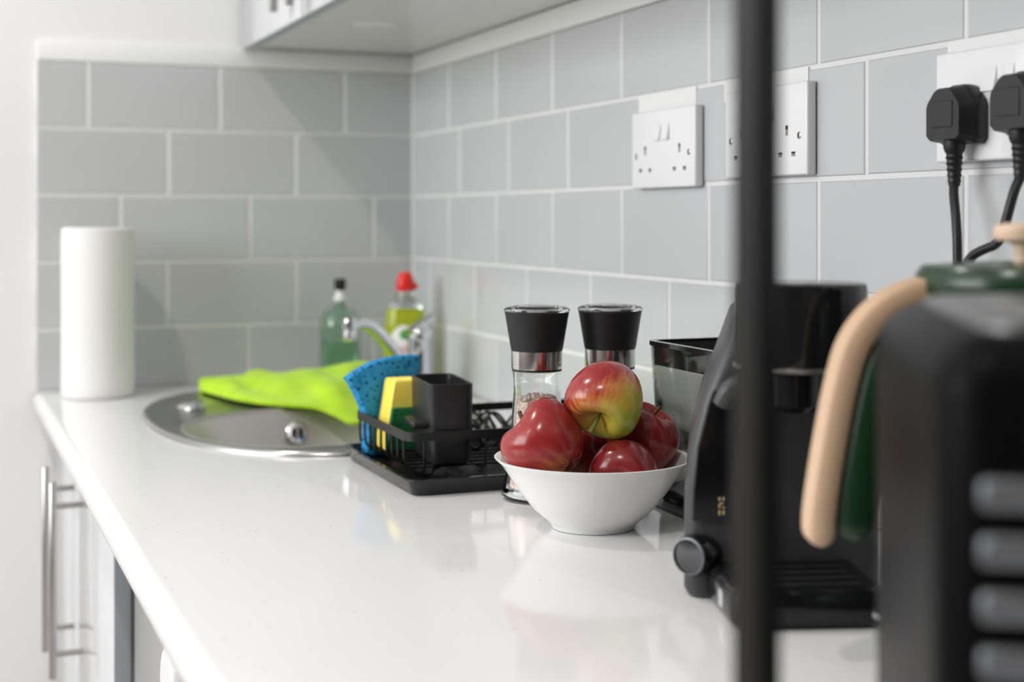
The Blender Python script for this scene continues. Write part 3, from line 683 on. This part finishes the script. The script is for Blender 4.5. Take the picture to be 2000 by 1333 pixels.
# ------------------------------------------------------------------ salt and pepper mills
def mill(x, y, name, label, content):
    t = thing(name, label, 'mill', (x, y, 0), 'glass spice mills behind the fruit bowl')
    m4 = T(x, y, .0005)
    fac = lambda a, z: 1 - .022 * abs(math.sin(4 * a)) * (1 if .012 < z < .118 else 0)
    ou = [(0, 0), (.0315, 0), (.0335, .002), (.0335, .007), (.0318, .014), (.0285, .030), (.0258, .055), (.0238, .085), (.0226, .100), (.0226, .112), (.0232, .1195), (.0225, .1235)]
    inn = [(.0195, .1235), (.0200, .118), (.0200, .100), (.0212, .084), (.0232, .055), (.0258, .030), (.0285, .015), (.0285, .011), (0, .0105)]
    b = B(); b.lathe(ou + inn, 48, m4, mod=fac); b.build('glass_jar', M['glass'], t, sharp=50)
    b = B(); b.lathe([(.0200, .1228), (.0240, .1228), (.0242, .1245), (.0242, .1395), (.0200, .1395)], 48, m4, closed=True); bd = b.build('steel_band', M['band'], t)
    b = B(); b.lathe([(.0198, .1206), (.0236, .1206), (.0236, .1228), (.0198, .1228)], 40, m4, closed=True); b.build('seal_ring', M['black_soft'], bd)
    b = B(); b.lathe([(0, .1396), (.0240, .1396), (.0246, .1410), (.0300, .1735), (.0306, .1752), (.0300, .1762), (0, .1762)], 56, m4); b.build('grinder_head', M['black_soft'], t)
    b = B(); b.lathe([(0, .1764), (.0310, .1764), (.0313, .1772), (.0308, .1790), (.0285, .1803), (.0215, .1818), (.0200, .1808), (.0185, .1822), (.010, .1829), (0, .1829)], 56, m4); b.build('lid', M['clearplastic'], t, sharp=25)
    fill, top = content
    rnd = random.Random(len(name) + int(abs(x) * 1000))
    def ri(z):
        P = [(.011, .0283), (.015, .0283), (.030, .0255), (.055, .0229), (.084, .0209), (.100, .0197), (.118, .0197)]
        for (z0, r0), (z1, r1) in zip(P, P[1:]):
            if z0 <= z <= z1: return r0 + (r1 - r0) * (z - z0) / (z1 - z0)
        return .0197
    b = B(); prof = [(0, .0112)] + [(ri(z) - .0022, z) for z in [.0115 + (top - .0155) * k / 8 for k in range(9)]] + [(ri(top) * .5, top - .001), (0, top)]
    b.lathe(prof, 30, m4)
    for k in range(520):
        z = .013 + rnd.random() ** .8 * (top - .013); a = rnd.random() * 2 * PI; s = rnd.uniform(.0010, .0022)
        r = ri(z) - .0022
        if k % 4 == 0: z = top + rnd.uniform(-.002, .0012); r = (ri(top) - .0024) * math.sqrt(rnd.random())
        e = Euler((rnd.random() * 6, rnd.random() * 6, rnd.random() * 6)).to_matrix().to_4x4()
        b.box((-s * .5, -s * .5, -s * .5), (s * .5, s * .4, s * .5), m4 @ T(r * math.cos(a), r * math.sin(a), z) @ e)
    o = b.build('salt' if fill == 'salt' else 'peppercorns', M['salt'] if fill == 'salt' else M['stemwood'], t, sharp=30, kind='stuff')
mill(-.2205, -1.0490, 'salt_mill', 'glass mill with pink salt crystals and a black head, left of the two mills', ('salt', .096))
mill(-.1478, -1.0570, 'pepper_mill', 'glass mill with a black head right behind the topmost apple, right of the two mills', ('pepper', .040))

# ------------------------------------------------------------------ fruit bowl and apples
BX, BY = -.2235, -1.1795
b = B(); b.lathe([(0, .0018), (.030, .0018), (.0315, .0004), (.0355, .0004), (.0362, .002), (.0375, .0045), (.0520, .0170), (.0640, .0320), (.0735, .0462), (.0805, .0560), (.0845, .0592), (.0850, .0603), (.0838, .0608), (.0795, .0585), (.0720, .0485), (.0625, .0345), (.0500, .0200), (.0360, .0090), (.0200, .0062), (0, .0058)], 96, T(BX, BY, 0))
tag(b.build('fruit_bowl', M['bowl'], org=(BX, BY, 0), sharp=60), 'round white porcelain bowl heaped with red apples on the worktop', 'bowl')

def apple(loc, axis, R, label, skin, green=None, lobe=(1, 0, 0), ht=.92, cone=.16, lob=.05, dimple=.44, seed=1, stem=True, stem_len=.016, stem_mat='stemwood', stem_bend=.3, calyx=True):
    rnd = random.Random(seed); ph = [rnd.random() * 6.28 for _ in range(4)]
    q = Vector((0, 0, 1)).rotation_difference(Vector(axis).normalized()).to_matrix().to_4x4()
    ld = q.inverted() @ Vector(lobe); ph[1] = -2 * math.atan2(ld.y, ld.x)
    gd = q.inverted() @ Vector(green[0]); material = apple_material(skin, gd, green[1], green[2], green[3])
    nt_, np_ = 48, 40; b = B(); loops = []
    for j in range(np_ + 1):
        t = PI * j / np_; lp = []
        for i in range(nt_):
            a = 2 * PI * i / nt_; c = math.cos(t)
            rho = R * math.sin(t) * (1 + cone * c + .05 * math.cos(2 * t))
            low = max(0, -c); hi = max(0, c); two = math.cos(2 * a + ph[1])
            rho *= 1 + lob * low * math.cos(5 * a + ph[0]) + lob * hi * two + .018 * math.cos(3 * a + ph[2])
            h = R * ht * c + R * .03 * hi * math.cos(3 * a + ph[3])
            g = math.exp(-(rho / (.34 * R)) ** 2)
            if c > 0: h += -dimple * R * g + R * lob * 1.6 * two * hi * math.sin(t) * (1 - g)
            if c < 0: h += .24 * R * math.exp(-(rho / (.24 * R)) ** 2)
            h += R * .06 * low * math.cos(5 * a + ph[0]) * math.sin(t)
            lp.append((max(rho, 1e-5) * math.cos(a), max(rho, 1e-5) * math.sin(a), h))
        loops.append(lp)
    b.loft(loops, True, True)
    o = b.build('apple', material, org=(0, 0, 0), sharp=180)
    o.matrix_world = Matrix.Translation(loc) @ q
    tag(o, label, 'apple', 'apples in the white bowl')
    if stem:
        s = B(); z0 = R * (ht - dimple - .02)
        s.tube([(0, 0, z0), (.0005, 0, z0 + stem_len * .5), (stem_len * stem_bend, .001, z0 + stem_len)], [.0013, .0019], 8, smooth=2)
        so = s.build('stem', M[stem_mat], None, org=(0, 0, 0)); so.parent = o; del so['_org']
    if calyx:
        s = B(); z0 = -R * (ht - .25)
        for k in range(5):
            a = k * 2 * PI / 5; s.tube([(.001 * math.cos(a), .001 * math.sin(a), z0), (.003 * math.cos(a), .003 * math.sin(a), z0 - .003), (.0022 * math.cos(a), .0022 * math.sin(a), z0 - .0065)], [.0013, .0004], 5)
        so = s.build('calyx', M['stemwood'], None, org=(0, 0, 0)); so.parent = o; del so['_org']
    return o
# camera-side axes, only used to describe the tilt of each fruit: r to the right, f away, u up
r_ = Vector((.927, -.375, 0)); f_ = Vector((.375, .927, 0)); u_ = Vector((0, 0, 1))
ax = lambda a, b_, c: r_ * a + f_ * b_ + u_ * c
bowl_at = lambda a, b_, z: Vector((BX, BY, z)) + r_ * a + f_ * b_
apple(bowl_at(-.0415, -.028, .0755), ax(-.70, .38, .60), .0345, 'plain red apple over the left rim of the bowl with its stem up', 'apple_skin_red', (ax(.3, -.6, -.8), .55, 1.9, 0), ax(-.65, 0, -.76), ht=.95, cone=.16, lob=.085, dimple=.42, seed=3, stem_len=.019)
apple(bowl_at(.0100, -.016, .1120), ax(-.33, -.70, -.62), .0342, 'topmost apple of the heap, red with a yellow-green underside and hanging stem', 'apple_skin_blush', (ax(.42, -.40, -.80), -.25, .95, 0), ax(.85, -.1, -.5), ht=.97, cone=.12, lob=.05, seed=8, stem_len=.021, stem_mat='stemgreen', stem_bend=-.15)
apple(bowl_at(.0445, .026, .0700), ax(.35, -.15, .90), .0338, 'dark red striped apple at the right side of the bowl', 'apple_skin_striped', (ax(-.2, -.7, -.6), .60, 1.8, .22), ax(0, 1, 0), ht=.97, cone=.12, seed=12)
apple(bowl_at(.0245, -.0285, .0510), ax(-.35, -.75, -.35), .0305, 'shiny dark red apple low at the front of the bowl', 'apple_skin_dark', (ax(0, .3, -1), 1.2, 2.0, .30), ax(1, 0, 0), ht=.88, cone=.08, seed=21, stem=False)
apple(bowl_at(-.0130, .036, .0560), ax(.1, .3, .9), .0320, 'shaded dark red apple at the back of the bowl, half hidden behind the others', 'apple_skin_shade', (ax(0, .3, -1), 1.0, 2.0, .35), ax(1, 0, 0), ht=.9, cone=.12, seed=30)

# ------------------------------------------------------------------ sockets and plugs on the right wall
def socket(yc, zc, label, first=None):
    if first:
        r = first.copy(); C.objects.link(r); r.location = (0, yc, zc); r['label'] = label
        for ch in first.children:
            c = ch.copy(); C.objects.link(c); c.parent = r
            for g2 in ch.children: d = g2.copy(); C.objects.link(d); d.parent = c
        return r
    t = thing('wall_socket', label, 'socket', (0, 0, 0), 'double sockets on the tiled wall')
    B().rbox((-.0112, -.073, -.043), (-.0008, .073, .043), .0022, 3).build('faceplate', M['socket'], t)
    for s in (1, -1):                     # s = 1 is the far outlet
        y = s * .0095
        b = B(); b.loft([[(-.0108, y - .0075, .0285), (-.0108, y + .0075, .0285), (-.0108, y + .0075, .0085), (-.0108, y - .0075, .0085)],
                         [(-.0114, y - .0072, .0280), (-.0114, y + .0072, .0280), (-.0150, y + .0072, .0092), (-.0150, y - .0072, .0092)]])
        b.build('rocker_switch', M['socket'], t, sharp=20)
        for (dy, dz, w, h) in ((.0395, -.001, .004, .0095), (.0507, -.0232, .0063, .0043), (.0283, -.0232, .0063, .0043)):
            b = B(); b.box((-.01135, s * dy - w / 2, dz - h / 2), (-.0110, s * dy + w / 2, dz + h / 2)); hole = b.build('pin_hole', M['shutter'], t, flat=True)
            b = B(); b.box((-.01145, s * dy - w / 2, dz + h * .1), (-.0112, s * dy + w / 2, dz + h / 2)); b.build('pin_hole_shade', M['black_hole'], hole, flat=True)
        b = B(); b.lathe([(0, 0), (.0034, 0), (.0034, .0004), (.0026, .0009), (0, .0009)], 18, frame((-.0111, s * .0605, -.0065), (0, 1, 0), (-1, 0, 0))); sc = b.build('screw', M['steel'], t)
        b = B(); b.box((-.0123, s * .0605 - .0004, -.0092), (-.01185, s * .0605 + .0004, -.0038)); b.build('screw_slot', M['black_hole'], sc, flat=True)
    t.location = (0, yc, zc); return t
s1 = socket(-.9050, .3410, 'white double socket with empty outlets above the fruit bowl')
s2 = socket(-1.1120, .3475, 'white double socket partly hidden behind the black post', s1)
s3 = socket(-1.4385, .3515, 'white double socket with two black plugs pushed in', s1)

def plug(yc, zc, label, cable):
    t = thing('plug', label, 'plug', (-.0115, yc, zc), 'black plugs in the far right socket')
    outl = [(-.0185, -.0215), (.0185, -.0215), (.0225, -.0175), (.0225, .007), (.0210, .0115), (.0115, .0220), (.007, .0240), (-.007, .0240), (-.0115, .0220), (-.0210, .0115), (-.0225, .007), (-.0225, -.0175)]
    def ring(x, s, ds=0): return [(x, yc + a * s, zc + c * s + ds) for a, c in outl]
    b = B(); b.loft([ring(-.0118, .97), ring(-.014, 1), ring(-.021, 1), ring(-.0225, .965), ring(-.024, .94), ring(-.0345, .88), ring(-.0365, .84)]); b.build('body', M['plug'], t, sharp=35)
    b = B(); b.rbox((-.0372, yc - .012, zc - .009), (-.0362, yc + .012, zc + .011), .0004, 1); b.build('rating_panel', M['plug'], t)
    x = -.025; z0 = zc - .0185
    prof = [(.0085, 0), (.0082, -.006)]
    for k in range(6): prof += [(.0072 - .0004 * k, -.009 - .0045 * k), (.0060 - .0003 * k, -.0105 - .0045 * k), (.0060 - .0003 * k, -.0125 - .0045 * k)]
    b = B(); b.lathe([(0, 0)] + prof + [(0, -.036)], 20, T(x, yc, z0)); b.build('strain_relief', M['plug'], t, sharp=60)
    b = B(); b.tube([(x, yc, z0 - .034)] + cable, .0036, 10, smooth=3); b.build('cable', M['plug'], t)
plug(-1.4050, .3430, 'black plug with a moulded strain relief, left plug in the socket nearest the kettle', [(-.028, -1.4075, .285), (-.034, -1.4185, .262), (-.036, -1.4225, .235), (-.036, -1.4205, .18), (-.040, -1.425, .08), (-.060, -1.45, .012), (-.10, -1.53, .0042)])
plug(-1.4770, .3470, 'black plug cut off by the picture edge, right plug in the socket nearest the kettle', [(-.032, -1.4785, .285), (-.036, -1.4745, .262), (-.038, -1.4690, .246), (-.040, -1.4570, .2425), (-.042, -1.4420, .236), (-.044, -1.4340, .216), (-.044, -1.436, .15), (-.050, -1.45, .05), (-.08, -1.50, .0085), (-.11, -1.56, .0042)])

# ------------------------------------------------------------------ capsule coffee machine
cm = thing('coffee_machine', 'black capsule coffee machine with a smoky clear water tank behind the fruit bowl', 'coffee machine', (-.2, -1.4, 0))
an = math.radians(-18); F0 = Vector((-.2700, -1.5000, 0)); MM = Matrix.Translation(F0) @ Matrix.Rotation(an, 4, 'Z')
def lp(x0, y0, x1, y1, r, z): return [MM @ Vector(p) for p in rrect(x0, y0, x1, y1, r, z)]
b = B(); b.loft([lp(-.004, .0, .094, .12, .012, .0025), lp(-.006, -.002, .096, .12, .013, .006), lp(-.006, -.002, .096, .12, .013, .022), lp(-.003, .001, .093, .12, .012, .026)]); b.build('drip_base', M['black_gloss'], cm, sharp=40)
for k in range(5):
    b = B(); b.rbox((.008, .008 + k * .016, .0258), (.082, .015 + k * .016, .0272), .0005, 1, MM); b.build('drip_slat', M['black_metal'], cm)
TAP = .20
def tpz(x0, y0, x1, y1, r, z):
    out = []
    for x, y, z_ in rrect(x0, y0, x1, y1, r, z, 6):
        k = max(0, min(1, (x1 - x) / (x1 - x0))); out.append(MM @ Vector((x + k * max(0, y - .08) * TAP, y, z_)))
    return out
XL = [(.0012, -.019), (.006, -.022), (.070, -.0215), (.105, -.018), (.140, -.009), (.172, .004), (.197, .013), (.2035, .020)]
b = B(); b.loft([tpz(x, .080 + (.008 if z > .19 else 0), .119 if z < .15 else (.112 if z < .18 else .094), .205, .014, z) for z, x in XL])
b.build('body', M['grey_plastic'], cm, sharp=40)
b = B(); b.lathe([(0, .162), (.040, .162), (.0435, .1645), (.0445, .170), (.0445, .217), (.0438, .2205), (.042, .2215), (0, .2215)], 56, MM @ T(.0520, .050, 0)); hd = b.build('brew_head', M['black_gloss'], cm, sharp=35)
b = B(); b.lathe([(.0448, .1635), (.0460, .1642), (.0460, .1665), (.0448, .1672)], 48, MM @ T(.0520, .050, 0), closed=True); b.build('trim_ring', M['steel'], hd)
b = B(); b.lathe([(0, .135), (.012, .135), (.016, .139), (.016, .162), (0, .162)], 28, MM @ T(.0475, .045, 0)); b.build('spout', M['black_gloss'], cm)
# glossy front panel with gold mark, steam arm and dial at the left of the front
def frontp(zs, off):
    xs = {.055: -.0215, .075: -.0210, .105: -.018, .135: -.0105, .145: -.0068}
    return [[MM @ Vector((xs[z] + a, y, z)) for a, y in ((.006, .080 - off), (.030, .080 - off), (.030, .083), (.006, .083))] for z in zs]
b = B(); b.loft(frontp([.055, .075, .105, .135, .145], .0025)); pn = b.build('front_panel', M['black_gloss'], cm, sharp=40)
for k, (dx, dz, w, h) in enumerate([(.0, .0, .0015, .004), (.004, .0, .0015, .004), (.0, .006, .0012, .0032), (.0035, .0058, .0022, .0012), (.001, .0095, .0035, .0012), (.0, .0125, .0015, .0028), (.004, .0125, .0015, .0028)]):
    b = B(); b.box((.0020 + dx * .7, .0768, .0590 + dz * .8), (.0020 + (dx + w) * .7, .0774, .0590 + (dz + h) * .8), MM); b.build('gold_mark', M['gold'], pn, flat=True)
b = B(); b.tube([MM @ Vector(p) for p in ((.030, .076, .150), (.018, .070, .151), (.008, .070, .147), (.004, .074, .136))], [.0085, .007], 14, smooth=2); b.build('steam_arm', M['grey_plastic'], cm)
KM = MM @ frame((-.0085, .0850, .031), (.7, -.7, 0), (-.75, -.66, 0))
b = B(); b.lathe([(0, -.006), (.0130, -.006), (.0145, .002), (.0140, .012), (.0125, .014), (.004, .0145), (0, .0145)], 36, KM); kb = b.build('dial_knob', M['black_gloss'], cm)
b = B(); b.lathe([(.0120, .0143), (.0132, .0140), (.0128, .0152), (.0120, .0154)], 30, KM, closed=True); b.build('knob_ring', M['button_metal'], kb)
for dy in (0, .006):
    b = B(); b.box((-.0062, .030 + dy, .0075), (-.0059, .033 + dy, .0185), MM); b.build('white_mark', M['white_print'], cm, flat=True)
b = B(); b.lathe([(0, 0), (.004, 0), (.004, .002), (0, .003)], 16, MM @ frame((.088, -.002, .011), (1, 0, 0), (0, -1, 0))); b.build('glint_cap', M['chrome'], cm)  # small chrome cap added to stand for a glint on the base
# water tank at the rear
def tk(i, z, r): return rrect(-.132 + i, -1.262 + i, -.016 - i, -1.098 - i, r, z)
b = B(); b.loft([tk(.010, .003, .012), tk(.007, .010, .014), tk(.0, .147, .016), tk(.0028, .147, .0140), tk(.0095, .013, .012), tk(.014, .008, .01)]); wt = b.build('water_tank', M['smoke'], cm, sharp=45)
b = B(); b.loft([tk(-.0012, .1472, .017), tk(-.0012, .1512, .017), tk(.0055, .1512, .012), tk(.0055, .1472, .012)], False, False, True)
b.build('tank_rim', M['black_gloss'], wt, sharp=40)
b = B(); b.loft([tk(.0042, .1480, .012), tk(.0050, .1290, .012), tk(.0062, .1290, .011), tk(.0056, .1480, .0115)], False, False, True); b.build('tank_collar', M['black_soft'], wt, sharp=40)
b = B(); b.loft([tk(-.004, .0005, .014), tk(-.004, .003, .014)]); b.build('tank_foot', M['grey_plastic'], wt, sharp=40)

# ------------------------------------------------------------------ green kettle with a wooden handle
KX, KY = -.1690, -1.6430
kt = thing('kettle', 'dark green kettle with a pale wooden handle and wooden lid knob at the right edge', 'kettle', (KX, KY, 0))
m4 = T(KX, KY, 0)
b = B(); b.lathe([(0, .0005), (.074, .0005), (.076, .003), (.076, .016), (.073, .019), (0, .019)], 56, m4); b.build('power_base', M['black_gloss'], kt)
b = B(); b.lathe([(0, .0195), (.070, .0195), (.0735, .024), (.074, .04), (.0715, .11), (.067, .175), (.0645, .203), (.062, .215), (.058, .221), (0, .221)], 64, m4); b.build('body', M['green_enamel'], kt)
b = B(); b.lathe([(0, .2212), (.060, .2212), (.0615, .2235), (.0605, .2325), (.057, .2375), (.030, .2395), (0, .240)], 56, m4); ld = b.build('lid', M['green_enamel'], kt)
b = B(); b.lathe([(0, .2395), (.0062, .2395), (.0055, .246), (.0075, .2505), (.0165, .2525), (.0175, .2565), (.0165, .2605), (.010, .262), (0, .262)], 40, m4); b.build('lid_knob', M['wood_knob'], ld)
hv = Vector((-.927, .375, 0)); hn = Vector((.375, .927, 0))
def strap(path, o_in, o_out, hw):
    P = [Vector((a, 0, c)) for a, c in path]
    for _ in range(3): P = chaikin(P)
    P = P[:-1] + [P[-2].lerp(P[-1], k / 8) for k in range(1, 9)]
    loops = []; nP = len(P); mid = (o_in + o_out) / 2; half = (o_out - o_in) / 2
    for i, p in enumerate(P):
        t = (P[min(i + 1, nP - 1)] - P[max(i - 1, 0)]).normalized(); nn = Vector((-t.z, 0, t.x))
        e = 1 - (P[-1] - p).length / abs(half) if i > nP * .5 else -1; k = math.sqrt(max(0.02, 1 - max(0, e) ** 2))
        ring = []
        for s in range(16):
            a = 2 * PI * s / 16; cx = math.copysign(abs(math.cos(a)) ** .5, math.cos(a)); sy = math.copysign(abs(math.sin(a)) ** .5, math.sin(a))
            q = p + nn * (mid + half * cx * k)
            ring.append(Vector((KX, KY, 0)) + hv * q.x + hn * (sy * hw * (.6 + .4 * k)) + Vector((0, 0, q.z)))
        loops.append(ring)
    b = B(); b.loft(loops); return b
path = [(.036, .2235), (.060, .2235), (.082, .2145), (.0985, .195), (.1055, .170), (.1110, .142), (.1160, .112), (.1185, .092), (.1180, .078)]
strap(path, -.0085, .0085, .0125).build('handle', M['wood'], kt, sharp=50)
strap(path[:-1] + [(.1181, .081)], -.0310, -.0083, .0118).build('handle_liner', M['green_enamel'], kt, sharp=50)
b = B(); b.tube([Vector((KX, KY, 0)) + hv * -.062 + Vector((0, 0, .16)), Vector((KX, KY, 0)) + hv * -.085 + Vector((0, 0, .185)), Vector((KX, KY, 0)) + hv * -.098 + Vector((0, 0, .205))], [.016, .009], 16, smooth=2); b.build('spout', M['green_enamel'], kt)

# ------------------------------------------------------------------ black toaster in the near right
tt = thing('toaster', 'black toaster with a column of metal buttons in front of the green kettle', 'toaster', (-.24, -1.83, 0))
t_ = Vector((.865, -.501, 0)).normalized()
TM = frame(Vector((-.3488, -1.7455, 0)), t_, (0, 0, 1))   # local x along the front, local -y towards the camera
b = B(); b.rbox((0, -.200, .012), (.29, 0, .2270), .020, 6, TM); b.build('shell', M['toaster_black'], tt, sharp=60)
b = B(); b.rbox((.012, -.188, .0008), (.278, -.012, .014), .004, 2, TM); b.build('foot_base', M['black_soft'], tt)
b = B(); b.loft([[TM @ Vector(p) for p in rrect(.006 + i, -.194 + i, .284 - i, -.006 - i, .016, z)] for i, z in ((.012, .2262), (.012, .2290), (.016, .2310), (.020, .2316))]); tpl = b.build('top_plate', M['top_metal'], tt, sharp=60)
for y in (-.065, -.135):
    b = B(); b.loft([[TM @ Vector(p) for p in rrect(.050, y - .013, .245, y + .013, .005, z)] for z in (.2315, .2319)]); b.build('slot', M['black_hole'], tpl, sharp=40)
for k in range(5):
    z = .1765 - .018 * k
    b = B(); b.rbox((.012, -.2055, z - .0052), (.052, -.1990, z + .0052), .0028, 3, TM); b.build('button', M['button_metal'], tt)
b = B(); b.rbox((.13, -.222, .15), (.18, -.199, .162), .004, 3, TM); b.build('lever', M['steel'], tt)

# ------------------------------------------------------------------ black upright post in front of everything
ps = thing('rack_post', 'black square metal upright standing on the worktop in front of the coffee machine', 'post', (-.487, -1.862, 0))
PM = Matrix.Translation((-.4835, -1.8642, 0)) @ Matrix.Rotation(math.radians(13.5), 4, 'Z')
b = B(); b.rbox((-.0062, -.0062, .003), (.0062, .0062, 1.05), .0012, 2, PM); b.build('post', M['black_metal'], ps)
b = B(); b.rbox((-.022, -.022, .0003), (.022, .022, .0040), .001, 2, PM); b.build('base_plate', M['black_metal'], ps)
b = B(); b.rbox((-.0085, -.0085, 1.048), (.0085, .0085, 1.056), .002, 2, PM); b.build('end_cap', M['black_soft'], ps)

for o in bpy.data.objects:
    if '_org' in o: del o['_org']
